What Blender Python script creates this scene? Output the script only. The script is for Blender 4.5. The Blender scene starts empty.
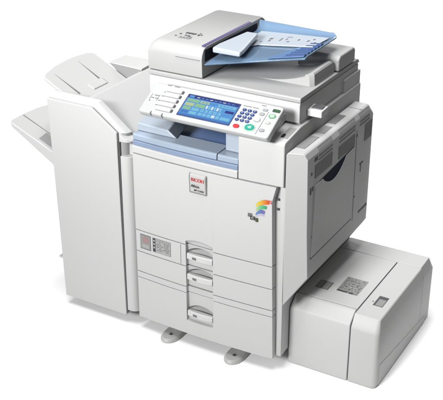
import bpy, bmesh, math, random
from mathutils import Vector, Matrix

random.seed(7)
scene = bpy.context.scene
col = scene.collection
R = math.radians

# ------------------------------------------------------------------ materials
def mat(name, color, rough=0.45, metallic=0.0, bump=0.0, bscale=900.0, spec=0.5, vary=0.0,
        trans=0.0, alpha=1.0, emit=None, estr=0.0, coat=0.0):
    m = bpy.data.materials.new(name)
    m.use_nodes = True
    nt = m.node_tree
    b = nt.nodes['Principled BSDF']
    b.inputs['Base Color'].default_value = (*color, 1)
    b.inputs['Roughness'].default_value = rough
    b.inputs['Metallic'].default_value = metallic
    b.inputs['Specular IOR Level'].default_value = spec
    b.inputs['Transmission Weight'].default_value = trans
    b.inputs['Alpha'].default_value = alpha
    b.inputs['Coat Weight'].default_value = coat
    if emit:
        b.inputs['Emission Color'].default_value = (*emit, 1)
        b.inputs['Emission Strength'].default_value = estr
    if bump or vary:
        tc = nt.nodes.new('ShaderNodeTexCoord')
    if bump:
        n = nt.nodes.new('ShaderNodeTexNoise')
        n.inputs['Scale'].default_value = bscale
        n.inputs['Detail'].default_value = 2
        nt.links.new(tc.outputs['Object'], n.inputs['Vector'])
        bp = nt.nodes.new('ShaderNodeBump')
        bp.inputs['Strength'].default_value = bump
        bp.inputs['Distance'].default_value = 0.0006
        nt.links.new(n.outputs['Fac'], bp.inputs['Height'])
        nt.links.new(bp.outputs['Normal'], b.inputs['Normal'])
    if vary:
        n2 = nt.nodes.new('ShaderNodeTexNoise')
        n2.inputs['Scale'].default_value = 5.0
        n2.inputs['Detail'].default_value = 5
        nt.links.new(tc.outputs['Object'], n2.inputs['Vector'])
        mr = nt.nodes.new('ShaderNodeMapRange')
        mr.inputs['To Min'].default_value = rough - vary
        mr.inputs['To Max'].default_value = rough + vary
        nt.links.new(n2.outputs['Fac'], mr.inputs['Value'])
        nt.links.new(mr.outputs['Result'], b.inputs['Roughness'])
    return m

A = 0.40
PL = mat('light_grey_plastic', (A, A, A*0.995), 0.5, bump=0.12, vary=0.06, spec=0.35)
UP = mat('dimmed_upper_plastic', (0.285, 0.285, 0.283), 0.5, bump=0.1, vary=0.06, spec=0.3)  # body plastic darkened to offset the stronger light on the upper units
PLW = mat('white_plastic', (0.44, 0.44, 0.437), 0.5, bump=0.1, vary=0.06, spec=0.3)
FIN = mat('finisher_plastic', (0.41, 0.41, 0.408), 0.5, bump=0.12, vary=0.06, spec=0.35)
DK = mat('dark_inner_plastic', (0.05, 0.05, 0.055), 0.6)
MID = mat('vent_grey_plastic', (0.23,0.23,0.23), 0.6, bump=0.3, bscale=500)
LVM = mat('louvre_grey', (0.165,0.165,0.167), 0.7, spec=0.2)
VBK = mat('vent_backing', (0.10,0.10,0.103), 0.7, spec=0.2)
FOOTM = mat('foot_plastic', (0.36,0.36,0.35), 0.5, bump=0.1)
BLK = mat('black_plastic', (0.010, 0.010, 0.014), 0.7, spec=0.15)
NAVY = mat('navy_rubber', (0.010, 0.016, 0.035), 0.8, spec=0.1)
BLUE = mat('pale_blue_plastic', (0.25,0.30,0.37), 0.30, bump=0.05, coat=0.3)
BLUE2 = mat('mid_blue_plastic', (0.165,0.215,0.305), 0.30, bump=0.05, coat=0.3)
BLUED = mat('shaded_blue_plastic', (0.025,0.05,0.14), 0.4)  # tray blue with the recess shade put into the colour
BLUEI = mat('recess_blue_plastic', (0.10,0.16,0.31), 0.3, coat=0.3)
PBLUE = mat('pale_clear_plastic', (0.19,0.265,0.37), 0.12, trans=0.45)
TINS = mat('deep_blue_insert', (0.075,0.15,0.30), 0.2)
FENCE = mat('pale_fence_plastic', (0.285,0.325,0.375), 0.3, coat=0.3)
TBLUE = mat('clear_blue_plastic', (0.17,0.265,0.39), 0.10, trans=0.5, vary=0.04)
RIB = mat('rib_blue_plastic', (0.015,0.045,0.135), 0.35)
TWHITE = mat('bluish_white_plastic', (0.31,0.345,0.385), 0.3)
PURPLE = mat('violet_strip', (0.055,0.035,0.14), 0.35)
INK = mat('dark_ink', (0.03, 0.03, 0.035), 0.5)
INKG = mat('grey_ink', (0.10,0.10,0.105), 0.5)
LAB = mat('silver_label', (0.22,0.22,0.215), 0.35, metallic=0.2)
LABG = mat('grey_label', (0.19,0.19,0.185), 0.5)
LABW = mat('pale_label', (0.37,0.365,0.36), 0.4)
REDI = mat('red_ink', (0.45,0.05,0.05), 0.45)
PINK = mat('faded_red_ink', (0.24,0.145,0.145), 0.5)
PANEL = mat('panel_plastic', (0.335,0.34,0.34), 0.3, bump=0.05)
KEYG = mat('grey_key', (0.20,0.21,0.215), 0.4)
KEYB = mat('navy_key', (0.015, 0.035, 0.13), 0.3)
KEYW = mat('white_key', (0.42,0.42,0.42), 0.35)
KEYR = mat('red_key', (0.36,0.02,0.025), 0.3)
KEYT = mat('teal_key', (0.01,0.20,0.155), 0.3)
MINT = mat('mint_key', (0.25,0.40,0.27), 0.35)
WINK = mat('white_ink', (0.42,0.42,0.43), 0.5)
GRN = mat('green_ink', (0.05,0.2,0.08), 0.5)
METAL = mat('bare_metal', (0.5, 0.5, 0.5), 0.3, metallic=1.0)

def screen_mat(name, c, s=0.85):
    m = mat(name, (0.01, 0.01, 0.01), 0.12, emit=c, estr=s)
    return m

def rainbow_mat(name, stops, x0, x1):
    """a printed colour that runs from one ink to another along the decal"""
    m = mat(name, (1, 1, 1), 0.45)
    nt = m.node_tree
    tc = nt.nodes.new('ShaderNodeTexCoord')
    sp = nt.nodes.new('ShaderNodeSeparateXYZ')
    mr = nt.nodes.new('ShaderNodeMapRange')
    mr.inputs['From Min'].default_value = x0
    mr.inputs['From Max'].default_value = x1
    cr = nt.nodes.new('ShaderNodeValToRGB')
    cr.color_ramp.elements[0].position = stops[0][0]
    cr.color_ramp.elements[0].color = (*stops[0][1], 1)
    cr.color_ramp.elements[1].position = stops[-1][0]
    cr.color_ramp.elements[1].color = (*stops[-1][1], 1)
    for p, c in stops[1:-1]:
        e = cr.color_ramp.elements.new(p)
        e.color = (*c, 1)
    nt.links.new(tc.outputs['Object'], sp.inputs[0])
    nt.links.new(sp.outputs['X'], mr.inputs['Value'])
    nt.links.new(mr.outputs['Result'], cr.inputs['Fac'])
    nt.links.new(cr.outputs['Color'], nt.nodes['Principled BSDF'].inputs['Base Color'])
    return m

# ------------------------------------------------------------------ mesh helpers
class MB:
    def __init__(self):
        self.v = []; self.f = []; self.mi = []
    def add(self, vs, fs, mi=0):
        o = len(self.v)
        self.v += [tuple(x) for x in vs]
        for f in fs:
            self.f.append([i + o for i in f]); self.mi.append(mi)
        return self
    def box(self, x0, x1, y0, y1, z0, z1, mi=0):
        vs = [(x0,y0,z0),(x1,y0,z0),(x1,y1,z0),(x0,y1,z0),(x0,y0,z1),(x1,y0,z1),(x1,y1,z1),(x0,y1,z1)]
        fs = [(0,3,2,1),(4,5,6,7),(0,1,5,4),(1,2,6,5),(2,3,7,6),(3,0,4,7)]
        return self.add(vs, fs, mi)
    def rings(self, rings, mi=0, cap=True):
        n = len(rings[0]); vs = []; fs = []
        for r in rings: vs += r
        for k in range(len(rings) - 1):
            for i in range(n):
                j = (i + 1) % n
                fs.append((k*n+i, k*n+j, (k+1)*n+j, (k+1)*n+i))
        if cap:
            fs.append(tuple(range(n))[::-1]); fs.append(tuple((len(rings)-1)*n + i for i in range(n)))
        return self.add(vs, fs, mi)
    def prism(self, prof, axis, a, b, mi=0):
        """profile in the two other axes (order x,y,z), run from a to b along axis"""
        def P(p, t):
            if axis == 'x': return (t, p[0], p[1])
            if axis == 'y': return (p[0], t, p[1])
            return (p[0], p[1], t)
        return self.rings([[P(p, a) for p in prof], [P(p, b) for p in prof]], mi)
    def tube(self, c, axis, r, a, b, n=20, mi=0):
        prof = [(c[0] + r*math.cos(2*math.pi*i/n), c[1] + r*math.sin(2*math.pi*i/n)) for i in range(n)]
        return self.prism(prof, axis, a, b, mi)
    def xform(self, M):
        self.v = [tuple(M @ Vector(v)) for v in self.v]
        return self
    def build(self, name, mats, parent=None, bevel=0.0, seg=3, smooth=True, angle=35):
        me = bpy.data.meshes.new(name)
        me.from_pydata(self.v, [], self.f)
        ms = mats if isinstance(mats, (list, tuple)) else [mats]
        for m in ms: me.materials.append(m)
        for p, i in zip(me.polygons, self.mi): p.material_index = i
        bm = bmesh.new(); bm.from_mesh(me)
        bmesh.ops.recalc_face_normals(bm, faces=bm.faces)
        bm.to_mesh(me); bm.free()
        o = bpy.data.objects.new(name, me)
        col.objects.link(o)
        if parent:
            o.parent = parent
            o.matrix_parent_inverse = Matrix.Translation(-world_loc(parent))
        if smooth:
            me.polygons.foreach_set('use_smooth', [True]*len(me.polygons))
        if bevel:
            b = o.modifiers.new('bevel', 'BEVEL')
            b.width = bevel; b.segments = seg; b.limit_method = 'ANGLE'; b.angle_limit = R(angle)
            b.harden_normals = smooth
            b.miter_outer = 'MITER_ARC'
        elif smooth:
            me.set_sharp_from_angle(angle=R(angle))
        return o

LOC = {}
def world_loc(o):
    return LOC.get(o.name, Vector((0, 0, 0)))

def thing(name, label, cat, loc):
    o = bpy.data.objects.new(name, None)
    o.empty_display_size = 0.1
    col.objects.link(o)
    o.location = loc
    LOC[o.name] = Vector(loc)
    o['label'] = label; o['category'] = cat
    return o

def text_mesh(s, size, bold=0.0, extrude=0.0004, shear=0.0):
    cu = bpy.data.curves.new('txt', 'FONT')
    cu.body = s; cu.size = size; cu.align_x = 'CENTER'; cu.align_y = 'CENTER'
    cu.offset = bold; cu.extrude = extrude; cu.resolution_u = 3; cu.shear = shear
    o = bpy.data.objects.new('txt', cu)
    col.objects.link(o)
    dg = bpy.context.evaluated_depsgraph_get()
    me = o.evaluated_get(dg).to_mesh()
    vs = [tuple(v.co) for v in me.vertices]; fs = [tuple(p.vertices) for p in me.polygons]
    o.evaluated_get(dg).to_mesh_clear()
    bpy.data.objects.remove(o); bpy.data.curves.remove(cu)
    return vs, fs

# ------------------------------------------------------------------ the setting
fl = MB().add([(-9,-0.7,0),(1.17,-0.7,0),(1.17,14,0),(-9,14,0)], [(0,1,2,3)])  # paper ends just past the view to cut bounce onto the right faces
FLOORM = mat('white_studio_floor', (0.94, 0.94, 0.94), 0.8, spec=0.2)
paper = fl.build('background_paper', FLOORM, smooth=False)
paper['kind'] = 'structure'
added_floor = MB().add([(-40,-40,-0.005),(40,-40,-0.005),(40,40,-0.005),(-40,40,-0.005)], [(0,1,2,3)]).build('added_floor', mat('added_floor_grey', (0.12, 0.12, 0.12), 0.7, bump=0.2, bscale=60, spec=0.2), smooth=False)  # added out-of-view floor, dark so little light bounces onto the right faces
added_floor['kind'] = 'structure'

# ------------------------------------------------------------------ COPIER
copier = thing('photocopier', 'tall pale grey photocopier with blue touch screen, three drawers and blue tray on top', 'photocopier', (0.28, 0.3, 0.0))

# chassis
ch = MB()
ch.box(0.004, 0.5745, 0.075, 0.60, 0.056, 0.705)
ch.box(0.004, 0.200, 0.0255, 0.0755, 0.056, 0.705)
ch.box(0.340, 0.5745, 0.0255, 0.0755, 0.056, 0.705)
ch.box(0.1995, 0.3405, 0.0255, 0.0755, 0.45, 0.705)
ch.box(0.004, 0.5745, 0.46, 0.60, 0.7045, 0.93)
ch.box(0.30, 0.565, 0.30, 0.595, 0.883, 0.93)
chassis = ch.build('cabinet', PL, copier, 0.003)

BOW = 0.011
def yb(x):
    t = (x - 0.28)/0.28
    return -BOW*(1 - t*t)
CX0, CX1 = 0.217, 0.325
def xr(z):                        # right edge of the drawer fronts leans in towards the top
    return 0.5565 - 0.016*max(0, min(1, (z - 0.05)/0.6))

def front_panel(name, z0, z1, prof=None, parent=None, top_notch=False, m=PL):
    """bowed front; prof(x) gives the (z, inset) column inside the grip channel"""
    b = MB()
    nx = 44
    def col_of(t, xa, xb_fn):
        return t
    left = [0.003 + (CX0 - 0.003)*i/nx for i in range(nx+1)]
    rt = [i/nx for i in range(nx+1)]
    zt = z1
    cols = []
    surf = []
    for x in left: surf.append([(x, yb(x), z0), (x, yb(x), zt)])
    nL = len(surf)
    mid = []
    if prof:
        nm = 28
        for i in range(nm+1):
            x = CX0 + (CX1 - CX0)*i/nm
            mid.append([(x, yb(x) + d, z) for z, d in prof(x)])
    else:
        for i in range(8):
            x = CX0 + (CX1 - CX0)*i/7
            mid.append([(x, yb(x), z0), (x, yb(x), z1)])
    right = []
    for t in rt:
        a = CX1 + (xr(z0) - CX1)*t; c = CX1 + (xr(z1) - CX1)*t
        if top_notch:
            c2 = CX1 + (0.554 - CX1)*t
            zn = z1 - 0.055
            a2 = CX1 + (xr(zn) - CX1)*t
            right.append([(a, yb(a), z0), (a2, yb(a2), zn), (c2, yb(c2), z1)])
        else:
            right.append([(a, yb(a), z0), (c, yb(c), z1)])
    def strip(cs):
        n = len(cs[0])
        vs = [v for c_ in cs for v in c_]
        fs = []
        for i in range(len(cs)-1):
            for k in range(n-1):
                fs.append((i*n+k, (i+1)*n+k, (i+1)*n+k+1, i*n+k+1))
        b.add(vs, fs)
    strip(surf); strip(mid); strip(right)
    # channel cheeks
    if prof:
        for c_, side in ((mid[0], surf[-1]), (mid[-1], right[0])):
            vs = [side[0]] + c_ + [side[-1]]
            b.add(vs, [tuple(range(len(vs)))])
    # thickness
    YB = 0.0235
    def wall(loop):
        vs = list(loop) + [(p[0], YB, p[2]) for p in loop]
        n = len(loop)
        b.add(vs, [(i, i+1, n+i+1, n+i) for i in range(n-1)])
    bottom = [c_[0] for c_ in surf] + [c_[0] for c_ in mid] + [c_[0] for c_ in right]
    top = [c_[-1] for c_ in surf] + [c_[-1] for c_ in mid] + [c_[-1] for c_ in right]
    wall(bottom); wall(top); wall(surf[0]); wall(right[-1])
    me_o = b.build(name, m, parent, 0, angle=30)
    bm = bmesh.new(); bm.from_mesh(me_o.data)
    bmesh.ops.remove_doubles(bm, verts=bm.verts, dist=0.00002)
    bmesh.ops.dissolve_degenerate(bm, edges=bm.edges, dist=0.00001)
    bmesh.ops.recalc_face_normals(bm, faces=bm.faces)
    bm.to_mesh(me_o.data); bm.free()
    me_o.data.set_sharp_from_angle(angle=R(30))
    bv = me_o.modifiers.new('bevel', 'BEVEL'); bv.width = 0.0016; bv.segments = 2
    bv.limit_method = 'ANGLE'; bv.angle_limit = R(50); bv.harden_normals = True
    return me_o

def lens(x):                       # 0 at the channel's sides, 1 in its middle
    t = (x - (CX0+CX1)/2)/((CX1-CX0)/2)
    return max(0.0, 1 - t*t)

CH = 0.015                         # depth of the grip channel
def drawer_prof(z0, z1, zb, zt, low=None):
    def f(x):
        L = lens(x)
        a = zt + 0.003 + 0.019*L
        pts = []
        if low is not None:        # channel stops above the drawer's bottom edge
            pts += [(z0, 0.0), (low - 0.004, 0.0), (low, CH*0.8)]
        else:
            pts += [(z0, CH)]
        pts += [(zb, CH), (zt, CH + 0.002 + 0.046*L), (a - 0.003, CH + 0.002 + 0.046*L), (a, CH), (z1, CH*0.9)]
        return pts
    return f

def handle_bar(zb, zt, parent):
    b = MB()
    n = 18
    rings = []
    x0, x1 = CX0 + 0.003, CX1 - 0.003
    for i in range(n+1):
        t = i/n; x = x0 + (x1-x0)*t
        L = 1 - (2*t-1)**2
        yf = yb(x) + 0.001 - 0.006*L
        hb = CH + 0.001
        za = zb + 0.001; zc = zt - 0.001 + 0.002*L
        rings.append([(x, yf+0.003, za), (x, yf, za+0.004), (x, yf, zc-0.004), (x, yf+0.003, zc), (x, yb(x)+hb, zc-0.002), (x, yb(x)+hb, za)])
    b.rings(rings)
    h = b.build('handle', PLW, parent, 0.0012, 2)
    # dark size marker printed on the bar
    q = MB()
    xm = x0 + 0.035
    def mark(xa, xb, z_a, z_b, mi=0):
        vs = []
        m_ = 4
        for k in range(m_+1):
            x = xa + (xb-xa)*k/m_; t = (x-x0)/(x1-x0); L = 1-(2*t-1)**2
            y = yb(x) + 0.001 - 0.006*L - 0.0006
            vs += [(x, y, z_a), (x, y, z_b)]
        q.add(vs, [(2*k, 2*k+2, 2*k+3, 2*k+1) for k in range(m_)], mi)
    mark(xm-0.010, xm+0.007, zb+0.009, zb+0.018)
    q.build('size_marker', INKG, parent, smooth=False)
    return h

# front door with the grip channel cut into its lower edge
def door_prof(x):
    L = lens(x)
    a = 0.428 + 0.011*L
    return [(0.4185, CH*0.85), (a-0.010, CH*0.8), (a, CH*0.35), (a+0.004, 0.0), (0.7095, 0.0)]
door = front_panel('front_door', 0.4185, 0.7095, door_prof, copier, top_notch=True)

for z0, z1, zb, zt, low in ((0.3325, 0.4145, 0.359, 0.385, None), (0.2495, 0.3290, 0.277, 0.303, None), (0.053, 0.2215, 0.127, 0.153, 0.112)):
    d = front_panel('paper_drawer', z0, z1, drawer_prof(z0, z1, zb, zt, low), copier)
    handle_bar(zb, zt, d)
    if z0 < 0.1:
        bottom_drawer = d
    elif z1 > 0.4:
        top_drawer = d
def lip_prof(x):
    L = lens(x)
    return [(0.2245, CH*0.8), (0.233, CH*0.8), (0.2462, CH*0.85)]
front_panel('trim_strip', 0.2245, 0.2465, lip_prof, copier)

# divider seam and stickers on the top drawer
def on_front(x, off=0.0008):
    return yb(x) - off
def decal(x0, x1, z0, z1, name, m, parent, off=0.0008, n=6, slant=0.0):
    q = MB(); vs = []
    for k in range(n+1):
        x = x0 + (x1-x0)*k/n; y = on_front(x, off)
        vs += [(x, y, z0), (x + slant, on_front(x+slant, off), z1)]
    q.add(vs, [(2*k, 2*k+2, 2*k+3, 2*k+1) for k in range(n)])
    return q.build(name, m, parent, smooth=False)
decal(0.1955, 0.1970, 0.334, 0.413, 'seam', INK, top_drawer, 0.0003)
decal(0.0225, 0.069, 0.346, 0.405, 'sticker_border', INKG, top_drawer, 0.0003)
st = decal(0.0245, 0.067, 0.349, 0.4025, 'warning_sticker', LABG, top_drawer, 0.0009)
q = MB()
cxs, czs = 0.0465, 0.385
pts = [(cxs + 0.0125*math.cos(2*math.pi*i/24), czs + 0.0125*math.sin(2*math.pi*i/24)) for i in range(24)]
q.add([(x, on_front(x, 0.0014), z) for x, z in pts], [tuple(range(24))])
q.build('sticker_symbol', PINK, top_drawer, smooth=False)
decal(0.031, 0.062, 0.353, 0.368, 'sticker_text_block', mat('pale_grey_ink', (0.25,0.25,0.245), 0.5), top_drawer, 0.0014)
# instruction sticker: black strip with white marks, grey field with fine rows
decal(0.077, 0.1545, 0.3485, 0.4045, 'sticker_border', INKG, top_drawer, 0.0003)
decal(0.0785, 0.153, 0.350, 0.403, 'instruction_sticker', mat('pale_grey_label', (0.26,0.26,0.257), 0.5), top_drawer, 0.0008)
decal(0.0785, 0.0895, 0.350, 0.403, 'sticker_band', INK, top_drawer, 0.0013)
q = MB()
for zz in (0.364, 0.378, 0.391):
    q.add([(0.081, on_front(0.081, 0.0018), zz), (0.087, on_front(0.087, 0.0018), zz), (0.087, on_front(0.087, 0.0018), zz+0.006), (0.081, on_front(0.081, 0.0018), zz+0.006)], [(0,1,2,3)])
for r_ in range(7):
    zz = 0.3955 - r_*0.0062
    xx = 0.094
    while xx < 0.146:
        w = random.uniform(0.004, 0.013)
        if random.random() < 0.75:
            xe = min(xx+w, 0.149)
            q.add([(xx, on_front(xx, 0.0013), zz), (xe, on_front(xe, 0.0013), zz), (xe, on_front(xe, 0.0013), zz+0.0024), (xx, on_front(xx, 0.0013), zz+0.0024)], [(0,1,2,3)], 1)
        xx += w + 0.003
q.build('sticker_print', [LABW, INKG], top_drawer, smooth=False)

# badge on the door: raised silver plate, red name and two dark lines
bx0, bx1, bz0, bz1 = 0.237, 0.305, 0.622, 0.697
q = MB()
prof = [(0.0, bz0), (-0.0045, bz0+0.002), (-0.0055, bz0+0.03), (-0.0075, bz1-0.012), (-0.006, bz1-0.003), (0.0, bz1)]
rings = []
for k in range(9):
    x = bx0 + (bx1-bx0)*k/8
    rings.append([(x, yb(x)+p[0]+0.001, p[1]) for p in prof])
q.rings(rings)
badge = q.build('badge', LAB, door, 0.002, 3)
q = MB()
rings = []
for k in range(9):
    x = bx0 + 0.006 + (bx1-bx0-0.010)*k/8
    rings.append([(x, yb(x)+p[0]*1.18+0.0005, bz0+0.006+(p[1]-bz0)*0.92) for p in prof])
q.rings(rings)
q.build('badge_plate', LABW, door, 0.0015, 2)
def door_text(s, size, x, z, m, name, off, bold=0.0, parent=door, tilt=0.0, slim=1.0):
    vs, fs = text_mesh(s, size, bold)
    q = MB()
    out = []
    for v in vs:
        X = x + v[0]*slim; Z = z + v[1]
        out.append((X, yb(X) - off - v[2] + tilt*(v[1]), Z))
    q.add(out, fs)
    return q.build(name, m, parent, smooth=False)
door_text('RICOH', 0.0170, 0.2725, 0.6765, REDI, 'badge_lettering', 0.0098, 0.00025, slim=0.94)
door_text('Aficio', 0.0135, 0.2630, 0.6530, INK, 'badge_lettering', 0.0088, 0.0002)
door_text('MP C3300', 0.0088, 0.2775, 0.6385, INK, 'badge_lettering', 0.0084, 0.0001)

# rainbow emblem: three swooshing bands and a small dark mark below
def swoosh(x0, x1, zl, zr, h, arch, m, name, off=0.0010):
    q = MB(); vs = []; n = 16
    for k in range(n+1):
        t = k/n; x = x0 + (x1-x0)*t
        zc = zl + (zr-zl)*t + arch*math.sin(math.pi*min(1, t*1.05))
        hh = h*(0.75 + 0.25*math.sin(math.pi*t))
        vs += [(x, on_front(x, off), zc-hh/2), (x+0.002, on_front(x+0.002, off), zc+hh/2)]
    q.add(vs, [(2*k, 2*k+2, 2*k+3, 2*k+1) for k in range(n)])
    return q.build(name, m, door, smooth=False)
OBX = 0.0
swoosh(0.4845, 0.5320, 0.6345, 0.6530, 0.0185, 0.0045, rainbow_mat('yellow_to_red_ink', [(0,(0.43,0.38,0.07)),(0.3,(0.46,0.30,0.03)),(0.65,(0.45,0.14,0.015)),(1,(0.38,0.04,0.012))], 0.486, 0.532), 'rainbow_band')
decal(0.5360, 0.5395, 0.6475, 0.6610, 'rainbow_dash', REDI, door, 0.0010, 2)
swoosh(0.4850, 0.5225, 0.6185, 0.6320, 0.0145, 0.0045, rainbow_mat('lime_to_green_ink', [(0,(0.27,0.38,0.17)),(0.5,(0.07,0.32,0.14)),(1,(0.035,0.21,0.09))], 0.486, 0.522), 'rainbow_band')
swoosh(0.4840, 0.5160, 0.6010, 0.6130, 0.0150, 0.0065, rainbow_mat('blue_to_violet_ink', [(0,(0.10,0.18,0.36)),(0.6,(0.08,0.11,0.25)),(1,(0.11,0.09,0.25))], 0.485, 0.515), 'rainbow_band')
swoosh(0.4845, 0.5155, 0.5895, 0.6010, 0.0055, 0.0065, rainbow_mat('pale_violet_ink', [(0,(0.36,0.31,0.40)),(1,(0.32,0.27,0.38))], 0.485, 0.515), 'rainbow_band')
decal(0.4565, 0.4730, 0.5860, 0.5995, 'emblem_block', INKG, door, 0.0009, 3)
decal(0.4655, 0.4830, 0.5770, 0.5910, 'emblem_block', INK, door, 0.0013, 3)
decal(0.4842, 0.4942, 0.5730, 0.5875, 'emblem_block', mat('olive_ink', (0.04,0.05,0.02), 0.5), door, 0.0013, 3)
door_text('C', 0.0120, 0.4742, 0.5840, LABW, 'emblem_letter', 0.0016, 0.0003)

# frame strip to the right of the door and drawers
MB().box(0.5585, 0.5775, 0.020, 0.05, 0.058, 0.7095).build('side_frame', PL, copier, 0.003)
q = MB()
for zz in (0.62, 0.655):
    MB().box(0.5476, 0.5560, 0.0185, 0.0225, zz, zz+0.008).build('door_catch', DK, copier, 0.001)

# strip of cover under the output tray
def bowed(prof, xa, xb_, n=14):
    """profile (y, z, share of the bow) run along x, its front following the same bow as the door"""
    return [[(x, y + yb(x)*k, z) for y, z, k in prof] for x in [xa + (xb_-xa)*i/n for i in range(n+1)]]
q = MB()
q.rings(bowed([(0.0, 0.7130, 1), (0.0, 0.7365, 1), (0.004, 0.7400, 1), (0.03, 0.7400, 0), (0.03, 0.7130, 0)], 0.002, 0.4168))
q.build('upper_cover', PL, copier, 0.002)
# right-hand column beside the output tray; its top is a sloping ledge
q = MB()
q.rings(bowed([(0.0, 0.7130, 1), (0.0, 0.858, 1), (0.006, 0.8645, 1), (0.118, 0.8815, 0), (0.60, 0.8815, 0), (0.60, 0.7130, 0)], 0.4192, 0.5785))
colm = q.build('side_column', PL, copier, 0.004)
# switch plate on the ledge, darkened to stand in for a shaded well
sl = (0.8815-0.8645)/0.112
def ledge_pt(x, y, h): return (x, y, 0.8645 + sl*(y-0.006) + h)
q = MB()
pts = [(0.545, 0.030), (0.572, 0.030), (0.572, 0.100), (0.545, 0.100)]
q.rings([[ledge_pt(x, y, -0.003) for x, y in pts], [ledge_pt(x, y, 0.0012) for x, y in pts]])
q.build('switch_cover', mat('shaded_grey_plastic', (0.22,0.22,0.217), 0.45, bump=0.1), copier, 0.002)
q = MB()
pts = [(0.5475, 0.034), (0.557, 0.034), (0.557, 0.052), (0.5475, 0.052)]
q.rings([[ledge_pt(x, y, 0.0) for x, y in pts], [ledge_pt(x, y, 0.004) for x, y in pts]])
q.build('power_switch', BLK, copier, 0.001)

# output tray recess (blue)
tray = MB()
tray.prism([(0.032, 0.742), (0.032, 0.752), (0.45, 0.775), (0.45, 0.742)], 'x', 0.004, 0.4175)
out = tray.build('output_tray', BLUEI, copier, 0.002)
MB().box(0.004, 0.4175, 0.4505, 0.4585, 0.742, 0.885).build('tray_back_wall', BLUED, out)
# front lip: two stacked pale blue steps, split near the right
q = MB()
q.rings(bowed([(0.001, 0.7415, 1), (0.001, 0.756, 1), (0.004, 0.7585, 1), (0.031, 0.7585, 0), (0.031, 0.7415, 0)], 0.004, 0.4172))
q.build('tray_lip', BLUE2, out, 0.0015)
q = MB()
q.rings(bowed([(0.004, 0.7600, 1), (0.004, 0.777, 1), (0.009, 0.7815, 1), (0.070, 0.7835, 0), (0.070, 0.7600, 0)], 0.004, 0.3385))
q.build('tray_lip', BLUE, out, 0.002)
q = MB()
q.rings(bowed([(0.004, 0.7600, 1), (0.004, 0.777, 1), (0.009, 0.7815, 1), (0.120, 0.7835, 0), (0.120, 0.7600, 0)], 0.3415, 0.4172))
q.build('tray_lip', BLUE, out, 0.002)
# left paper fence and right block
q = MB()
q.rings([[(0.006, 0.03, 0.7835), (0.165, 0.03, 0.7835), (0.130, 0.03, 0.8075), (0.006, 0.03, 0.8115)],
         [(0.006, 0.20, 0.7835), (0.120, 0.20, 0.7835), (0.095, 0.20, 0.835), (0.006, 0.20, 0.835)]])
q.build('paper_fence', FENCE, out, 0.004)
q = MB()
q.box(0.3515, 0.4175, 0.030, 0.40, 0.784, 0.872)
q.build('tray_side_wall', FENCE, out, 0.003)

# scanner unit
q = MB()
q.prism([(0.120, 0.8885), (0.120, 0.951), (0.124, 0.955), (0.588, 0.955), (0.588, 0.8885)], 'x', 0.001, 0.5695)
scan = q.build('scanner_unit', PL, copier, 0.003)
q = MB()
q.prism([(0.130, 0.8685), (0.130, 0.8883), (0.586, 0.8883), (0.586, 0.853), (0.30, 0.856)], 'x', 0.44, 0.5685)
q.build('scanner_base', PL, copier, 0.002)
MB().box(0.568, 0.5715, 0.455, 0.552, 0.834, 0.8595).build('scanner_vent', DK, copier, 0.001)
# finger grip on the right side
q = MB()
q.prism([(0.172, 0.898), (0.172, 0.921), (0.222, 0.925), (0.232, 0.915), (0.222, 0.898)], 'x', 0.5695, 0.622)
grip = q.build('side_grip', PLW, copier, 0.004)
q = MB()
q.box(0.580, 0.616, 0.184, 0.222, 0.9245, 0.9265)
q.build('grip_well', DK, grip, 0.001)

# platen lid
q = MB()
q.prism([(0.1185, 0.9585), (0.1185, 0.970), (0.122, 0.9735), (0.578, 0.9735), (0.590, 0.962), (0.590, 0.9585)], 'x', 0.000, 0.5715)
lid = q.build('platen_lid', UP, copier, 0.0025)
# scooped paper stop on the lid
q = MB()
prof = []
for i in range(15):
    t = i/14
    prof.append((0.33 + 0.215*t, 0.9738 + 0.043*(t**2.6)))
prof += [(0.553, 1.0165), (0.558, 1.012), (0.5605, 0.9738)]
r1 = [(x - (0.012 if x > 0.54 else 0), 0.232, 0.9738 + (z-0.9738)*0.9) for x, z in prof]
r2 = [(x, 0.245, z) for x, z in prof]
r3 = [(x, 0.385, z) for x, z in prof]
r4 = [(x, 0.400, 0.9738 + (z-0.9738)*0.7) for x, z in prof]
q.rings([r1, r2, r3, r4])
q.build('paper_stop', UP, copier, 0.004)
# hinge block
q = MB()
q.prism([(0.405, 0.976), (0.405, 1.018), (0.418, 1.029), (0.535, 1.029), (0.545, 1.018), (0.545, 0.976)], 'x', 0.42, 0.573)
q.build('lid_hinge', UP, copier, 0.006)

# document feeder
feeder = MB()
prof = [(0.1205, 0.9775), (0.1185, 1.040), (0.1215, 1.056), (0.132, 1.073), (0.150, 1.081), (0.540, 1.082), (0.560, 1.070), (0.568, 0.9775)]
rr = []
for x, s in ((-0.001, 0.0), (0.0005, 0.35), (0.006, 0.68), (0.018, 0.90), (0.034, 1.0), (0.199, 1.0), (0.2065, 0.985), (0.2105, 0.95)):
    ring = []
    for y, z in prof:
        zz = z
        if z > 1.03:
            zz = 1.038 + (z-1.038)*s if z > 1.038 else z
        ring.append((x, y, zz))
    rr.append(ring)
feeder.rings(rr)
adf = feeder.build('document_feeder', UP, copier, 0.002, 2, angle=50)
# crease / front cover line on the feeder
MB().box(0.11, 0.203, 0.1160, 0.1188, 1.0370, 1.0380).build('cover_seam', INKG, adf)
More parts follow.
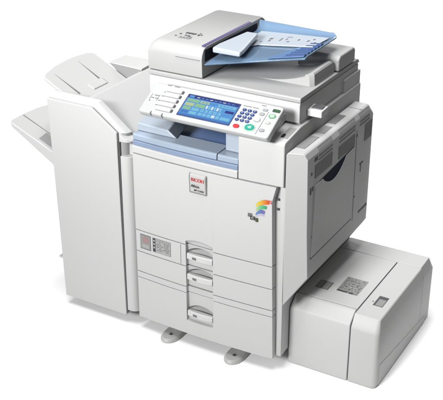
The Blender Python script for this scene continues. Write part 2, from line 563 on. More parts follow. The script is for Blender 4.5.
# dark throat and violet edge strip
q = MB()
q.box(0.2090, 0.2125, 0.138, 0.500, 1.030, 1.0690)
q.build('feed_slot', BLK, adf, 0.001)
q = MB()
q.rings([[(0.1975, 0.140, 1.0790), (0.2085, 0.140, 1.0790), (0.2085, 0.140, 1.0815), (0.1975, 0.140, 1.0825)],
         [(0.1985, 0.460, 1.0800), (0.2095, 0.460, 1.0790), (0.2095, 0.460, 1.0820), (0.1985, 0.460, 1.0830)]])
q.build('edge_strip', PURPLE, adf, 0.0008, 2)
# printed loading diagram on the feeder top
q = MB()
zt = 1.0836
def flat(x0, x1, y0, y1, mi=0):
    q.add([(x0,y0,zt),(x1,y0,zt),(x1,y1,zt),(x0,y1,zt)], [(0,1,2,3)], mi)
for i in range(6): flat(0.080 + i*0.0065, 0.0845 + i*0.0065, 0.228 + (i % 2)*0.003, 0.243)
flat(0.062, 0.068, 0.188, 0.195); flat(0.066, 0.071, 0.212, 0.222)
flat(0.128, 0.134, 0.225, 0.238); flat(0.137, 0.142, 0.232, 0.240); flat(0.126, 0.131, 0.246, 0.252)
for i in range(4):
    x = 0.084 + i*0.012
    flat(x, x+0.002, 0.172, 0.196, 1); flat(x+0.003, x+0.009, 0.182, 0.186)
flat(0.104, 0.110, 0.200, 0.212); flat(0.114, 0.124, 0.197, 0.201); flat(0.090, 0.098, 0.205, 0.214, 1)
q.build('loading_diagram', [INK, INKG], adf, smooth=False)

# blue document tray
def bil(c00, c10, c11, c01, u, v):
    a = Vector(c00).lerp(Vector(c10), u); b_ = Vector(c01).lerp(Vector(c11), u)
    return a.lerp(b_, v)
LF, RF, RB, LB = (0.214, 0.128, 1.028), (0.536, 0.214, 1.076), (0.532, 0.462, 1.074), (0.214, 0.480, 1.046)
def bed(u, v):
    p = bil(LF, RF, RB, LB, u, v)
    bow = -0.004*math.sin(math.pi*u)*(1-v)
    return Vector((p.x, p.y - 0.018*math.sin(math.pi*u)*(1-v)*-1, p.z + bow))
NU, NV, NF = 28, 10, 8
def tray_pt(i, j):
    u = i/NU
    if j <= NV:
        p = bed(u, j/NV)
        if j <= 1: p.z -= 0.004*(1-j)          # front edge rolls down a little
    else:
        t = (j-NV)/NF
        b0 = bed(u, 1.0)
        yt = 0.512 - 0.028*u; zt_ = 1.079 + 0.003*u
        p = Vector((b0.x, b0.y + (yt-b0.y)*math.sin(t*math.pi/2)**0.9, b0.z + (zt_-b0.z)*(1-math.cos(t*math.pi/2))**0.8))
    # rounded outer corner
    over = max(0.0, (j - NV*0.9)/(NV*0.1 + NF))
    if u > 0.9:
        k = (u-0.9)/0.1
        p.x -= 0.020*k*(over**2.5)
    return p
N1 = NV + NF + 1
pt = [[tray_pt(i, j) for j in range(N1)] for i in range(NU+1)]
vs = [tuple(p) for r_ in pt for p in r_]
fs = [(i*N1+j, (i+1)*N1+j, (i+1)*N1+j+1, i*N1+j+1) for i in range(NU) for j in range(N1-1)]
q = MB(); q.add(vs, fs)
dtray = q.build('document_tray', TBLUE, copier, angle=60)
sm = dtray.modifiers.new('thickness', 'SOLIDIFY'); sm.thickness = 0.005; sm.offset = -1 if dtray.data.polygons[0].normal.z > 0 else 1
bv = dtray.modifiers.new('bevel', 'BEVEL'); bv.width = 0.0018; bv.segments = 3; bv.limit_method = 'ANGLE'; bv.angle_limit = R(50)
# white bed plate + marks
q = MB()
def plate(poly, h0, h1, mi=0):
    lo = []; hi = []
    for u, v in poly:
        p = bed(u, v); lo.append((p.x, p.y, p.z+h0)); hi.append((p.x, p.y, p.z+h1))
    q.rings([lo, hi], mi)
plate([(0.10, 0.40), (0.30, 0.52), (0.93, 0.45), (0.96, 0.90), (0.5, 0.95), (0.10, 0.97)], 0.0015, 0.006)
q.build('paper_bed', TWHITE, dtray, 0.002)
q = MB()
for u, v, du, dv in ((0.33,0.70,0.035,0.05),(0.345,0.63,0.02,0.05),(0.46,0.66,0.015,0.10),(0.52,0.70,0.012,0.06),(0.56,0.62,0.03,0.03),(0.66,0.70,0.015,0.05),(0.78,0.66,0.02,0.06),(0.82,0.75,0.02,0.04),(0.27,0.60,0.02,0.03),(0.88,0.60,0.015,0.05),(0.50,0.80,0.06,0.02)):
    q = MB(); plate([(u,v),(u+du,v),(u+du,v+dv),(u,v+dv)], 0.0062, 0.0066); q.build('size_mark', INKG, dtray, smooth=False)
# side guide
q = MB()
q.rings([[(0.222,0.166,1.074),(0.331,0.157,1.074),(0.331,0.157,1.058),(0.222,0.166,1.054)],
         [(0.224,0.205,1.077),(0.325,0.200,1.076),(0.325,0.200,1.058),(0.224,0.205,1.054)],
         [(0.240,0.372,1.077),(0.284,0.372,1.077),(0.284,0.372,1.060),(0.240,0.372,1.056)]])
q.build('paper_guide', TWHITE, dtray, 0.006, 4)
q = MB(); plate([(0.60,0.02),(0.982,0.02),(0.982,0.66),(0.84,0.62),(0.72,0.34)], 0.0004, 0.0022); q.build('tray_insert', TINS, dtray, 0.0005, 1)
# dark ribs along the right end
for k in range(6):
    v0 = 0.04 + k*0.105
    q = MB()
    plate([(0.985 - 0.21 + 0.015*k, v0), (0.985, v0), (0.985, v0+0.052), (0.985 - 0.21 + 0.015*k, v0+0.052)], 0.001, 0.0065)
    q.build('tray_rib', RIB, dtray, 0.0015)

# control panel
PO = Vector((0, -0.055, 0.897)); PV = Vector((0, 0.11, 0.06)).normalized(); PN = Vector((0, -0.06, 0.11)).normalized()
def pp(u, v, h=0.0):
    p = PO + PV*v + PN*h
    return (u, p.y, p.z)
def rrect(u0, u1, v0, v1, r=0.004, n=4):
    pts = []
    for cx, cy, a0 in ((u1-r, v0+r, -90), (u1-r, v1-r, 0), (u0+r, v1-r, 90), (u0+r, v0+r, 180)):
        for i in range(n+1):
            a = R(a0 + 90*i/n)
            pts.append((cx + r*math.cos(a), cy + r*math.sin(a)))
    return pts
def slab(mb, pts, h0, h1, mi=0, inset=0.0):
    cu = sum(p[0] for p in pts)/len(pts); cv = sum(p[1] for p in pts)/len(pts)
    mb.rings([[pp(u, v, h0) for u, v in pts], [pp(u + (cu-u)*inset, v + (cv-v)*inset, h1) for u, v in pts]], mi)
q = MB()
outline = rrect(0.070, 0.546, 0.0, 0.131, 0.010, 5)
lower = rrect(0.076, 0.540, 0.010, 0.128, 0.008, 5)
q.rings([[pp(u, v, -0.034) for u, v in lower], [pp(u, v, -0.017) for u, v in outline], [pp(u, v, -0.003) for u, v in outline],
         [pp(u, v, 0.0) for u, v in rrect(0.073, 0.543, 0.003, 0.128, 0.009, 5)]])
panel = q.build('control_panel', PANEL, copier, 0.0015, 2)
MB().prism([(0.02, 0.87), (0.06, 0.905), (0.122, 0.915), (0.122, 0.89), (0.05, 0.86)], 'x', 0.10, 0.52).build('panel_arm', PL, copier, 0.002)
# screen: bezel, lit page and its tiles
q = MB(); slab(q, rrect(0.209, 0.404, 0.015, 0.109, 0.003), -0.001, 0.0010)
q.build('screen_bezel', mat('screen_bezel_plastic', (0.03,0.04,0.10), 0.3), panel, 0.0004, 1)
SM = [screen_mat('page_blue', (0.10,0.36,0.80)), screen_mat('page_navy', (0.02,0.03,0.26)), screen_mat('page_cyan', (0.22,0.60,0.86)),
      screen_mat('page_green', (0.30,0.60,0.36)), screen_mat('page_yellow', (0.52,0.66,0.36)), screen_mat('page_white', (0.80,0.90,0.98)), screen_mat('page_azure', (0.06,0.22,0.62))]
q = MB()
def tile(u0, u1, v0, v1, mi, h=0.0016):
    q.add([pp(u0,v0,h), pp(u1,v0,h), pp(u1,v1,h), pp(u0,v1,h)], [(0,1,2,3)], mi)
U0, U1, V0, V1 = 0.213, 0.400, 0.019, 0.105
tile(U0, U1, V0, V1, 0)
tile(U0, U1, 0.093, V1, 1, 0.0019)
tile(U0, U1, V0, 0.026, 6, 0.0019)
tile(0.218, 0.236, 0.0945, 0.1035, 0, 0.0021)
tile(0.217, 0.262, 0.078, 0.090, 3, 0.0019); tile(0.266, 0.300, 0.079, 0.089, 4, 0.0019)
tile(0.217, 0.250, 0.060, 0.074, 4, 0.0019); tile(0.254, 0.290, 0.060, 0.075, 3, 0.0019)
tile(0.217, 0.245, 0.044, 0.057, 3, 0.0019); tile(0.250, 0.276, 0.044, 0.056, 2, 0.0019)
tile(0.217, 0.244, 0.029, 0.040, 6, 0.0019); tile(0.248, 0.274, 0.029, 0.040, 2, 0.0019)
for i in range(6):
    tile(0.294 + i*0.010, 0.301 + i*0.010, 0.061, 0.074, 2 if i % 2 else 5, 0.0019)
for i in range(5):
    tile(0.282 + i*0.0158, 0.294 + i*0.0158, 0.045, 0.057, 2, 0.0019)
    tile(0.282 + i*0.0158, 0.294 + i*0.0158, 0.030, 0.041, 2 if i != 3 else 5, 0.0019)
tile(0.362, 0.395, 0.030, 0.041, 2, 0.0019); tile(0.366, 0.397, 0.060, 0.070, 1, 0.0019); tile(0.330, 0.396, 0.079, 0.089, 2, 0.0019)
for i in range(9):
    tile(0.246 + i*0.016, 0.257 + i*0.016, 0.0970, 0.1000, 5 if i % 3 == 0 else 0, 0.0021)
    tile(0.272 + i*0.013, 0.281 + i*0.013, 0.0825, 0.0850, 6, 0.0021)
    tile(0.285 + i*0.012, 0.290 + i*0.012, 0.0500, 0.0520, 6, 0.0021)
q.build('touch_screen', SM, panel, smooth=False)
def key(pts, name, m, h=0.003, inset=0.06):
    q = MB(); slab(q, pts, -0.001, h, 0, inset)
    return q.build(name, m, panel, 0.0006, 2)
def ell(u, v, a, b_, n=24): return [(u + a*math.cos(2*math.pi*i/n), v + b_*math.sin(2*math.pi*i/n)) for i in range(n)]
def ptext(s, size, u, v, m, name, h=0.0036, bold=0.0, stretch=1.0):
    vs, fs = text_mesh(s, size, bold, 0.0001)
    q = MB(); q.add([pp(u + x*stretch, v + y, h + z) for x, y, z in vs], fs)
    return q.build(name, m, panel, smooth=False)
# five mode keys on the left with a dark lower-right edge
for i in range(5):
    v0 = 0.016 + i*0.0205
    q = MB(); slab(q, rrect(0.1285, 0.1875, v0, v0+0.0165, 0.002), -0.001, 0.0012)
    q.build('mode_key_rim', mat('key_rim', (0.19,0.19,0.195), 0.4) if i == 0 else bpy.data.materials['key_rim'], panel, 0.0003, 1)
    key(rrect(0.1280, 0.1835, v0+0.0022, v0+0.0168, 0.002), 'mode_key', KEYW, 0.0030, 0.02)
    q = MB(); slab(q, rrect(0.1850, 0.1915, v0+0.002, v0+0.0135, 0.001), -0.001, 0.0016); q.build('key_lamp', INK, panel)
# printed rows left of the mode keys
q = MB()
for i, (u, v, w) in enumerate(((0.088,0.062,0.010),(0.102,0.062,0.012),(0.095,0.074,0.016),(0.086,0.048,0.006),(0.120,0.094,0.010),(0.120,0.076,0.009),(0.118,0.056,0.009),(0.118,0.036,0.008),(0.145,0.1245,0.02),(0.118,0.1245,0.015))):
    q = MB(); slab(q, [(u,v),(u+w,v),(u+w,v+0.003),(u,v+0.003)], 0.0002, 0.0006); q.build('panel_print', INKG, panel, smooth=False)
for u in (0.084, 0.112):
    q = MB(); slab(q, [(u,0.052),(u+0.0015,0.052),(u+0.0015,0.080),(u,0.080)], 0.0002, 0.0006); q.build('panel_print', INKG, panel, smooth=False)
# two small notches on the front edge
for u in (0.117, 0.160):
    q = MB(); slab(q, [(u,-0.0012),(u+0.004,-0.0012),(u+0.004,0.008),(u,0.008)], -0.012, 0.0008)
    q.build('edge_notch', INKG, panel, smooth=False)
# number pad
digits = [['1','2','3'],['4','5','6'],['7','8','9'],['*','0','#']]
for r_ in range(4):
    for c_ in range(3):
        u = 0.4245 + c_*0.0183 - r_*0.0024; v = 0.0890 - r_*0.0143
        key(ell(u, v, 0.0078, 0.0056, 20), 'number_key', KEYB, 0.0034, 0.12)
        ptext(digits[r_][c_], 0.0075, u, v - (0.001 if digits[r_][c_] == '*' else 0), WINK, 'key_digit', 0.0036)
key(ell(0.427, 0.0205, 0.0115, 0.0078, 28), 'stop_key', KEYR, 0.0036, 0.10)
ptext('', 0.006, 0.427, 0.0205, WINK, 'key_mark') if False else None
q = MB(); slab(q, ell(0.472, 0.0255, 0.0195, 0.0155, 32), -0.001, 0.0014); q.build('key_ring', MINT, panel, 0.0004, 1)
key(ell(0.472, 0.0255, 0.0168, 0.0128, 32), 'start_key', KEYT, 0.0040, 0.08)
q = MB(); slab(q, [(0.465,0.024),(0.4745,0.0195),(0.4745,0.0315)], 0.0038, 0.0044); slab(q, [(0.4755,0.020),(0.4785,0.020),(0.4785,0.031),(0.4755,0.031)], 0.0038, 0.0044)
q.build('key_mark', MINT, panel, smooth=False)
key(ell(0.481, 0.062, 0.0115, 0.0078), 'clear_key', KEYW, 0.0032, 0.1)
q = MB(); slab(q, ell(0.482, 0.0605, 0.0120, 0.0088), -0.001, 0.0010); q.build('key_ring', KEYG, panel)
key(rrect(0.4815, 0.4990, 0.0995, 0.1090, 0.003), 'function_key', KEYG, 0.0030)
key(ell(0.487, 0.086, 0.0095, 0.0065), 'function_key', KEYG, 0.0030, 0.1)
# divider line
q = MB(); slab(q, [(0.5005,0.006),(0.5018,0.006),(0.5048,0.100),(0.5035,0.100)], 0.0002, 0.0008); q.build('divider_line', INKG, panel, smooth=False)
key(rrect(0.514, 0.541, 0.1035, 0.1155, 0.003), 'status_lamp', mat('dark_green_lamp', (0.015,0.05,0.02), 0.3), 0.0022)
q = MB(); slab(q, ell(0.5235, 0.086, 0.0125, 0.0090), -0.001, 0.0012); q.build('key_ring', GRN, panel)
key(ell(0.5235, 0.086, 0.0095, 0.0066), 'login_key', MINT, 0.0030, 0.1)
key(ell(0.5210, 0.057, 0.0090, 0.0058), 'function_key', mat('pale_grey_key', (0.28,0.30,0.28), 0.4), 0.0030, 0.1)
key(ell(0.5150, 0.0245, 0.0098, 0.0066), 'function_key', KEYG, 0.0030, 0.1)
q = MB()
for u, v, w in ((0.412,0.1045,0.030),(0.446,0.1045,0.020),(0.471,0.1195,0.016)):
    q = MB(); slab(q, [(u,v),(u+w,v),(u+w,v+0.0025),(u,v+0.0025)], 0.0002, 0.0006); q.build('panel_print', INKG, panel, smooth=False)

# side unit on the right (duplex / bypass cover)
def yf(z):
    if z > 0.545: return 0.026 + (0.83-z)/(0.83-0.545)*0.017
    return 0.043 + (0.545-z)/(0.545-0.27)*0.028
prof = [(0.583, 0.272), (0.583, 0.545), (0.583, 0.826), (0.587, 0.8335), (0.632, 0.8335), (0.6385, 0.8300), (0.6475, 0.812), (0.6475, 0.545), (0.6475, 0.372)]
q = MB()
def yfront(x, z):
    t = (0.6475 - x)/0.0645
    left = 0.005 if z > 0.5 else 0.012
    return yf(z)*(1-t) + left*t
front = [(x, yfront(x, z), z) for x, z in prof]
r2 = [(x, 0.10, z) for x, z in prof]
r3 = [(x, 0.535, z) for x, z in prof]
r4 = [(x if x < 0.64 else x-0.002, 0.568, min(z, 0.800 - (0.012 if x > 0.64 else 0))) for x, z in prof]
q.rings([front, r2, r3, r4])
dup = q.build('side_unit', PL, copier, 0.004, 3, angle=3)
XS = 0.6475
# door with a curved finger notch in its top edge
arc = []
for i in range(15):
    t = i/14
    y = 0.145 + t*(0.330-0.145)
    s = math.sin(math.pi*t)
    arc.append((y, 0.7045 + 0.012*t - 0.042*s**0.8))
dp = [(0.078, 0.444), (0.086, 0.702)] + arc + [(0.398, 0.722), (0.408, 0.444)]
q = MB(); q.prism(dp, 'x', XS-0.001, XS+0.0032)
q.build('side_door', PL, copier, 0.001, 2, angle=40)
q = MB(); q.prism([(0.092, 0.700), (0.140, 0.640), (0.335, 0.640), (0.395, 0.722), (0.395, 0.724), (0.330, 0.7185), (0.145, 0.7065)], 'x', XS-0.001, XS+0.0012)
q.build('door_grip', NAVY, copier)
# thin border lines round the door (gap)
q = MB()
q.prism([(0.074, 0.4365), (0.412, 0.4365), (0.412, 0.4435), (0.074, 0.4435)], 'x', XS-0.0005, XS+0.0007)
q.prism([(0.409, 0.441), (0.4115, 0.441), (0.402, 0.724), (0.3995, 0.724)], 'x', XS-0.0005, XS+0.0008)
q.prism([(0.4245, 0.425), (0.4265, 0.425), (0.4195, 0.775), (0.4175, 0.775)], 'x', XS-0.0005, XS+0.0007)
q.build('side_seam', DK, copier, smooth=False)
# vent grilles: dark backing and ribs
def vent(y0, y1, z0, z1, n, name='side_vent'):
    q = MB()
    q.box(XS-0.002, XS+0.0010, y0, y1, z0, z1, 0)
    for i in range(n):
        yy = y0 + (y1-y0)*(i+0.5)/n
        q.box(XS, XS+0.0018, yy-0.0012, yy+0.0012, z0, z1, 1)
    for i in range(5):
        zz = z0 + (z1-z0)*(i+0.5)/5
        q.box(XS, XS+0.0015, y0, y1, zz-0.0012, zz+0.0012, 1)
    q.build(name, [VBK, MID], copier, smooth=False)
vent(0.084, 0.216, 0.7285, 0.7735, 26)
vent(0.268, 0.404, 0.7260, 0.7690, 26)
vent(0.492, 0.556, 0.7100, 0.7720, 12)
# louvres on the sloping shoulder
sx0, sz0, sx1, sz1 = 0.6385, 0.8300, 0.6475, 0.812
def louvre(y0, y1):
    q = MB()
    d = Vector((sx1-sx0, 0, sz1-sz0)); nrm = Vector((-(sz1-sz0), 0, sx1-sx0)).normalized()
    def P(t, y, h):
        p = Vector((sx0, y, sz0)) + d*t + nrm*h
        return (p.x, p.y, p.z)
    n = int((y1-y0)/0.0075)
    for i in range(n):
        yy = y0 + (y1-y0)*i/n
        for t0, t1 in ((0.12, 0.42), (0.58, 0.88)):
            a = [P(t0, yy+0.0014, 0.0), P(t1, yy+0.0014, 0.0), P(t1, yy+0.0050, 0.0), P(t0, yy+0.0050, 0.0)]
            b_ = [P(t0, yy+0.0014, 0.0006), P(t1, yy+0.0014, 0.0006), P(t1, yy+0.0050, 0.0006), P(t0, yy+0.0050, 0.0006)]
            q.rings([a, b_])
    # second bank just under the shoulder edge
    for i in range(n):
        yy = y0 + (y1-y0)*i/n
        for zz in (0.783, 0.796):
            q.box(XS-0.001, XS+0.0008, yy+0.0014, yy+0.0052, zz, zz+0.0062)
    q.build('louvre', LVM, copier, smooth=False)
louvre(0.108, 0.216); louvre(0.268, 0.404); louvre(0.440, 0.530)
for h, y0, y1, z0, z1 in ((0.0012,0.078,0.100,0.789,0.803),(0.001,0.056,0.064,0.748,0.760),(0.001,0.052,0.062,0.683,0.706),(0.001,0.068,0.076,0.690,0.706),
                          (0.0012,0.462,0.492,0.629,0.635),(0.0013,0.470,0.474,0.60,0.632),(0.001,0.420,0.426,0.750,0.760),(0.001,0.430,0.436,0.515,0.521),(0.001,0.478,0.558,0.432,0.441),(0.001,0.078,0.083,0.518,0.523)):
    MB().box(XS-0.001, XS+h, y0, y1, z0, z1).build('side_latch', DK, copier, 0.0005, 1)
# grilles let into the top of the side unit
for y0, y1, xa, xb_ in ((0.062, 0.172, 0.588, 0.618), (0.205, 0.272, 0.588, 0.618), (0.300, 0.388, 0.588, 0.616)):
    q = MB(); q.box(xa, xb_, y0, y1, 0.832, 0.8345, 0)
    n = int((y1-y0)/0.006)
    for i in range(n):
        yy = y0 + (y1-y0)*(i+0.5)/n
        q.box(xa, xb_, yy-0.0012, yy+0.0012, 0.834, 0.8353, 1)
    q.build('top_vent', [VBK, MID], copier, smooth=False)
MB().box(0.584, 0.640, 0.468, 0.470, 0.833, 0.8341).build('top_seam', INKG, copier, smooth=False)

# feet and casters
for fx in (0.137, 0.403):
    q = MB()
    pts = []
    for i in range(17):
        a = R(180 + 180*i/16)
        pts.append((fx + 0.036*math.cos(a), 0.012 + 0.052*math.sin(a)))
    pts += [(fx+0.036, 0.10), (fx-0.036, 0.10)]
    q.rings([[(x, y, 0.0005) for x, y in pts], [(x, y, 0.006) for x, y in pts], [(fx+(x-fx)*0.84, 0.012+(y-0.012)*0.86, 0.016) for x, y in pts]])
    ft = q.build('levelling_foot', FOOTM, copier, 0.002, 2)
    MB().tube((fx, 0.045), 'z', 0.012, 0.0155, 0.0555, 16).build('foot_post', METAL, ft)
    q = MB(); q.box(fx-0.004, fx+0.008, -0.004, 0.009, 0.0155, 0.0172); q.build('foot_screw', DK, ft, 0.001, 1)
for cx, cy in ((0.07, 0.52), (0.50, 0.52), (0.05, 0.17), (0.50, 0.17)):
    q = MB(); q.tube((cy, 0.025), 'x', 0.0247, cx-0.01, cx+0.01, 20); q.box(cx-0.014, cx+0.014, cy-0.02, cy+0.02, 0.04, 0.0558)
    q.build('caster', BLK, copier)

# ------------------------------------------------------------------ FINISHER
fin = thing('sorter', 'tall narrow pale grey paper sorter with two slanted trays docked beside the photocopier', 'paper sorter', (-0.18, 0.25, 0.0))
q = MB()
F = [(-0.339, 0.038), (-0.3565, 0.842), (-0.162, 0.8415), (-0.0615, 0.769), (-0.0565, 0.036)]
Bk = [(-0.341, 0.036), (-0.3585, 0.858), (-0.152, 0.8575), (-0.0285, 0.764), (-0.0545, 0.034)]
Bm = [(-0.3405, 0.037), (-0.3580, 0.853), (-0.156, 0.8525), (-0.040, 0.7655), (-0.0550, 0.035)]
# front plate, then the trim whose shoulder slopes back to the seam
fcx, fcz = -0.2, 0.44
q.rings([[(x, 0.0, z) for x, z in F], [(x, 0.0105, z) for x, z in F]])
q.build('front_cover', FIN, fin, 0.003, 3)
q = MB()
def mixr(t, y): return [(a[0]+(b[0]-a[0])*t, y, a[1]+(b[1]-a[1])*t) for a, b in zip(F, Bk)]
q.rings([mixr(0.30, 0.0130), mixr(0.62, 0.020), mixr(0.85, 0.030), mixr(1.0, 0.049)])
q.build('cover_trim', FIN, fin, 0.002, 2)
q = MB()
q.rings([[(x + (0.004 if x < -0.2 else -0.004), 0.005, z - (0.004 if z > 0.5 else -0.004)) for x, z in F], [(x + (0.004 if x < -0.2 else -0.004), 0.055, z - (0.004 if z > 0.5 else -0.004)) for x, z in F]])
q.build('cover_core', DK, fin, smooth=False)
q = MB()
q.prism([(-0.350, 0.038), (-0.352, 0.700), (-0.300, 0.760), (-0.222, 0.765), (-0.222, 0.849), (-0.203, 0.8560), (-0.034, 0.7585), (-0.0045, 0.738), (-0.0045, 0.038)], 'y', 0.0535, 0.50)
q.build('sorter_body', FIN, fin, 0.005, 3)
# dark seam where the trim meets the sorter body
q = MB(); q.prism([(-0.152, 0.8290), (-0.034, 0.7602), (-0.034, 0.7570), (-0.152, 0.8250)], 'y', 0.0536, 0.0556)
q.build('trim_seam', INKG, fin, smooth=False)
# pillar at the front right, rounded towards the copier, with a hand recess near its top
pp_ = [(-0.0525, 0.0045), (-0.0340, 0.0045)] + [(-0.0340 + 0.0300*math.sin(R(9*i)), 0.0045 + 0.040*(1-math.cos(R(9*i)))) for i in range(1, 11)] + [(-0.0040, 0.0500), (-0.0525, 0.0500)]
q = MB(); q.prism(pp_, 'z', 0.058, 0.684)
q.build('front_pillar', FIN, fin, 0.0015, 2)
q = MB(); q.rings([[(x, y, 0.738) for x, y in pp_], [(x, y, 0.7615 - (x+0.0525)*0.42) for x, y in pp_]])
q.build('pillar_cap', FIN, fin, 0.0015, 2)
q = MB(); q.box(-0.0530, -0.0045, 0.036, 0.0500, 0.6835, 0.7385)
q.build('hand_recess', FIN, fin, 0.001)
q = MB(); q.box(-0.0040, 0.0010, 0.030, 0.0505, 0.690, 0.752); q.build('dock_seal', DK, fin)
MB().box(-0.0560, -0.0535, 0.0030, 0.03, 0.045, 0.735).build('pillar_seam', INKG, fin, smooth=False)
# upper tray: fan-shaped sloping sheet
def tray_z(x): return 0.785 + 0.53*(-0.205 - x)
up_out = [(-0.226, 0.056), (-0.372, 0.056), (-0.410, 0.057), (-0.4215, 0.085), (-0.4315, 0.150), (-0.4355, 0.215), (-0.4345, 0.275), (-0.4285, 0.330), (-0.4210, 0.355), (-0.4120, 0.364), (-0.226, 0.367)]
q = MB()
q.rings([[(x, y, tray_z(x) - 0.014) for x, y in up_out], [(x, y, tray_z(x)) for x, y in up_out]])
ut = q.build('output_tray', FIN, fin, 0.004, 3)
def groove(x0, y0, x1, y1, w, zf, parent, h=0.0006, name='tray_groove', m=None):
    q = MB()
    d = Vector((x1-x0, y1-y0)).normalized(); nn = Vector((-d.y, d.x))*w
    pts = [(x0, y0), (x1 - nn.x, y1 - nn.y), (x1 + nn.x, y1 + nn.y)]
    q.rings([[(x, y, zf(x) - 0.002) for x, y in pts], [(x, y, zf(x) + h) for x, y in pts]])
    return q.build(name, m or MID, parent, smooth=False)
GM = mat('groove_grey', (0.12, 0.12, 0.12), 0.6)
groove(-0.404, 0.108, -0.296, 0.112, 0.0045, tray_z, ut, m=GM)
groove(-0.411, 0.258, -0.288, 0.256, 0.0055, tray_z, ut, m=GM)
q = MB()
q.rings([[(-0.318,y,0.836),(-0.285,y,0.820),(-0.285,y,0.831),(-0.314,y,0.846)] for y in (0.182, 0.268)])
q.build('paper_lug', FIN, fin, 0.003, 2)
# raised rear housing behind the upper tray, its front plate darkened with painted shade
q = MB()
q.rings([[(-0.357,0.3735,0.867),(-0.276,0.3735,0.800),(-0.206,0.3735,0.790),(-0.206,0.3735,0.864)],
         [(-0.349,0.474,0.868),(-0.276,0.474,0.800),(-0.206,0.474,0.790),(-0.206,0.474,0.868)]])
hs = q.build('rear_housing', FIN, fin, 0.002, 2)
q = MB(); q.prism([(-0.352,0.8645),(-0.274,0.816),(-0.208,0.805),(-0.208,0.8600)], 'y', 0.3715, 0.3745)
q.build('front_shade', mat('front_shade_grey', (0.19,0.19,0.19), 0.6), hs, smooth=False)
# lower tray
def lz(x): return 0.716 + 0.42*(-0.545 - x)
lo = [(-0.345, 0.004), (-0.535, 0.004), (-0.546, 0.012), (-0.549, 0.080), (-0.546, 0.160), (-0.536, 0.230), (-0.505, 0.285), (-0.345, 0.300)]
q = MB()
def lzb(x): return 0.700 - 0.62*(x + 0.545)
q.rings([[(x, y, lzb(x)) for x, y in lo], [(x, y, lz(x)) for x, y in lo]])
lt = q.build('output_tray', FIN, fin, 0.004, 3)
groove(-0.542, 0.079, -0.352, 0.079, 0.0022, lz, lt, m=GM)
groove(-0.352, 0.079, -0.542, 0.079, 0.0022, lz, lt, m=GM)
q = MB()
q.rings([[(x, y, lz(x) - 0.002) for x, y in ((-0.425,0.020),(-0.352,0.020),(-0.352,0.072),(-0.432,0.072))], [(x, y, lz(x) + 0.0008) for x, y in ((-0.425,0.020),(-0.352,0.020),(-0.352,0.072),(-0.432,0.072))]])
q.build('tray_scoop', mat('scoop_grey', (0.22,0.22,0.22), 0.6), lt, smooth=False)
MB().box(-0.374, -0.343, 0.018, 0.046, 0.186, 0.194).build('side_tab', PL, fin, 0.002)
for cx, cy in ((-0.31, 0.09), (-0.31, 0.45), (-0.09, 0.45), (-0.09, 0.12)):
    q = MB(); q.tube((cy, 0.018), 'x', 0.0177, cx-0.009, cx+0.009, 20); q.box(cx-0.012, cx+0.012, cy-0.016, cy+0.016, 0.028, 0.0385)
    q.build('caster', BLK, fin)

# ------------------------------------------------------------------ LARGE PAPER BIN
pb = thing('paper_bin', 'low wide grey paper bin with instruction label on its lid beside the photocopier', 'paper bin', (0.74, 0.35, 0.0))
Z0 = 0.0015
q = MB(); q.box(0.586, 0.885, 0.126, 0.598, 0.010, 0.236)
q.build('bin_core', DK, pb)
# front-left panel with chamfered top edge
q = MB()
q.prism([(0.0800, Z0), (0.0800, 0.2215), (0.085, 0.2300), (0.118, 0.2575), (0.128, 0.2605), (0.1365, 0.2605), (0.1365, Z0)], 'x', 0.5775, 0.8015)
q.build('front_panel', PL, pb, 0.0045, 3)
# top lid
q = MB(); q.box(0.5785, 0.8015, 0.1385, 0.5035, Z0, 0.2605)
q.build('bin_lid', PL, pb, 0.0015, 2)
# right section (slides out): rounded front-right corner, chamfered shoulders
def ring_r(x0, x1, y0, y1, z, rc, n=7):
    pts = [(x0, y0, z)]
    for i in range(n+1):
        a = R(-90 + 90*i/n)
        pts.append((x1 - rc + rc*math.cos(a), y0 + rc + rc*math.sin(a), z))
    pts += [(x1, y1, z), (x0, y1, z)]
    return pts
q = MB()
q.rings([ring_r(0.8050, 0.9035, 0.0825, 0.5035, Z0, 0.016), ring_r(0.8050, 0.9060, 0.0800, 0.5035, 0.010, 0.018),
         ring_r(0.8050, 0.9060, 0.0800, 0.5035, 0.2140, 0.018), ring_r(0.8050, 0.9045, 0.0815, 0.5035, 0.2225, 0.018),
         ring_r(0.8050, 0.8965, 0.1050, 0.5035, 0.2575, 0.012), ring_r(0.8050, 0.8930, 0.1090, 0.5035, 0.2605, 0.010)])
q.build('slide_section', PL, pb, 0.0018, 2, angle=30)
# rear strip
q = MB()
P1 = [(0.5785, Z0), (0.5785, 0.2605), (0.8930, 0.2605), (0.9055, 0.2205), (0.9060, 0.2140), (0.9060, Z0)]
P2 = [(0.5785, Z0), (0.5785, 0.2605), (0.8920, 0.2605), (0.9045, 0.2205), (0.9050, 0.2140), (0.9050, Z0)]
P3 = [(0.5785, Z0), (0.5785, 0.2400), (0.8780, 0.2400), (0.9020, 0.2150), (0.9030, 0.2080), (0.9030, Z0)]
q.rings([[(x, 0.5055, z) for x, z in P1], [(x, 0.594, z) for x, z in P2], [(x, 0.617, z) for x, z in P3]])
q.build('rear_strip', PL, pb, 0.002, 2, angle=25)
# skirt plate at the lower right
q = MB(); q.prism([(0.105, 0.088), (0.560, 0.030), (0.560, 0.004), (0.105, 0.004)], 'x', 0.9040, 0.9075)
q.build('skirt_plate', PL, pb, 0.001, 2)
# lid button
q = MB(); q.box(0.616, 0.664, 0.198, 0.252, 0.2600, 0.2612); q.build('button_surround', VBK, pb, smooth=False)
q = MB(); q.prism([(0.640, 0.2608), (0.640, 0.2622), (0.662, 0.2632), (0.662, 0.2608)], 'y', 0.201, 0.249)
q.prism([(0.618, 0.2608), (0.618, 0.2618), (0.634, 0.2622), (0.634, 0.2608)], 'y', 0.201, 0.249)
q.build('lid_button', LABG, pb, 0.0008, 1)
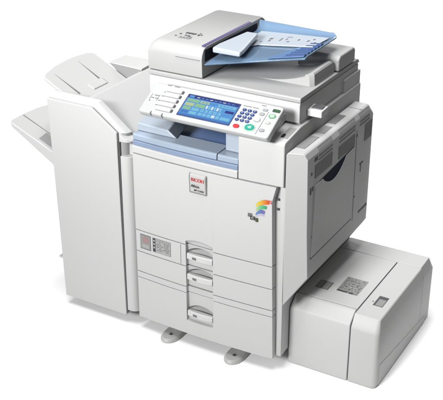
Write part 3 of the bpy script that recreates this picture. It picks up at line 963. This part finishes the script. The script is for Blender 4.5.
# instruction label full of small pictograms
q = MB(); q.box(0.690, 0.768, 0.212, 0.318, 0.2600, 0.2610); lab = q.build('lid_label', LABG, pb, smooth=False)
q = MB()
zt = 0.2614
rnd = random.Random(11)
def lq(x0, x1, y0, y1, mi=0, h=0.0): q.add([(x0,y0,zt+h),(x1,y0,zt+h),(x1,y1,zt+h),(x0,y1,zt+h)], [(0,1,2,3)], mi)
for a in range(5):
    for b_ in range(7):
        x0 = 0.693 + a*0.0149; y0 = 0.215 + b_*0.0146
        k = rnd.random()
        if k < 0.85:
            w = rnd.uniform(0.003, 0.011); h = rnd.uniform(0.002, 0.008)
            xx = x0 + rnd.uniform(0, 0.003); yy = y0 + rnd.uniform(0, 0.005)
            lq(xx, xx+w, yy, yy+h, 0 if rnd.random() < 0.6 else 1)
            lq(xx+w*0.3, xx+w*0.6, yy+h*0.3, yy+h*0.7, 2, 0.0003)
        for _ in range(2):
            xx = x0 + rnd.uniform(0, 0.009); yy = y0 + rnd.uniform(0, 0.008)
            lq(xx, xx+rnd.uniform(0.002,0.005), yy, yy+rnd.uniform(0.0015,0.004), rnd.choice((0,1,2)), 0.0005)
lq(0.692, 0.728, 0.2125, 0.2195, 3, 0.0007); lq(0.735, 0.752, 0.2125, 0.2195, 3, 0.0007)
q.build('label_print', [INKG, mat('mid_grey_ink', (0.06,0.06,0.06), 0.5), PLW, INK], lab, smooth=False)
# paper window in the slide section; dark plate paints its recess shade
q = MB(); q.prism([(0.8365,0.186),(0.8710,0.186),(0.8710,0.252),(0.8365,0.252)], 'z', 0.2600, 0.2612)
for k in ():
    pass
win = q.build('paper_window', DK, pb, smooth=False)
q = MB(); q.prism([(0.8440,0.188),(0.8690,0.188),(0.8690,0.232),(0.8440,0.232)], 'z', 0.2611, 0.2616)
q.build('window_sill', LABG, win, smooth=False)
q = MB(); q.box(0.827, 0.831, 0.206, 0.211, 0.2600, 0.2611); q.build('indicator_dot', INK, pb, smooth=False)

# ------------------------------------------------------------------ lamps
def area(name, loc, target, size, energy, color=(1,1,1), size_y=None):
    l = bpy.data.lights.new(name, 'AREA')
    l.shape = 'RECTANGLE'; l.size = size; l.size_y = size_y or size; l.energy = energy; l.color = color
    o = bpy.data.objects.new(name, l)
    col.objects.link(o)
    o.location = loc
    o.rotation_euler = (Vector(target) - Vector(loc)).to_track_quat('-Z', 'Y').to_euler()
    return o
KEY, BACK, TOP, WORLD = 101, 300, 1430, 0.225
key = area('key_softbox', (-0.6, -5.6, 3.8), (0.25, 0.1, 2.2), 1.9, KEY)
key.data.spread = R(42)          # gridded softbox aimed high: its light falls off down the fronts
area('added_top_light', (0.15, -0.8, 12.0), (0.1, -0.3, 0.0), 4.0, TOP, size_y=8.0)  # added overhead lamp, whitens the paper and fills the cast shadow
area('added_back_light', (-2.0, 10.5, 7.0), (-1.5, 5.0, 0.0), 5.0, BACK)  # added lamp behind, keeps the far paper white

world = bpy.data.worlds.new('World'); scene.world = world
world.use_nodes = True
bg = world.node_tree.nodes['Background']
bg.inputs['Color'].default_value = (1, 1, 1, 1)
bg.inputs['Strength'].default_value = WORLD

# ------------------------------------------------------------------ camera
cam = bpy.data.cameras.new('camera')
cam.sensor_width = 36.0
cam.lens = 36.0*1003.7442/443.0
cam.clip_end = 200
co = bpy.data.objects.new('camera', cam)
col.objects.link(co)
co.location = (1.8369, -2.5721, 2.0805)
co.rotation_euler = (R(90 - 26.2409), 0, R(29.9731))
scene.camera = co

vs_ = scene.view_settings
vs_.view_transform = 'Standard'; vs_.look = 'None'; vs_.exposure = 0; vs_.gamma = 1
scene.cycles.use_denoising = True
scene.cycles.max_bounces = 8
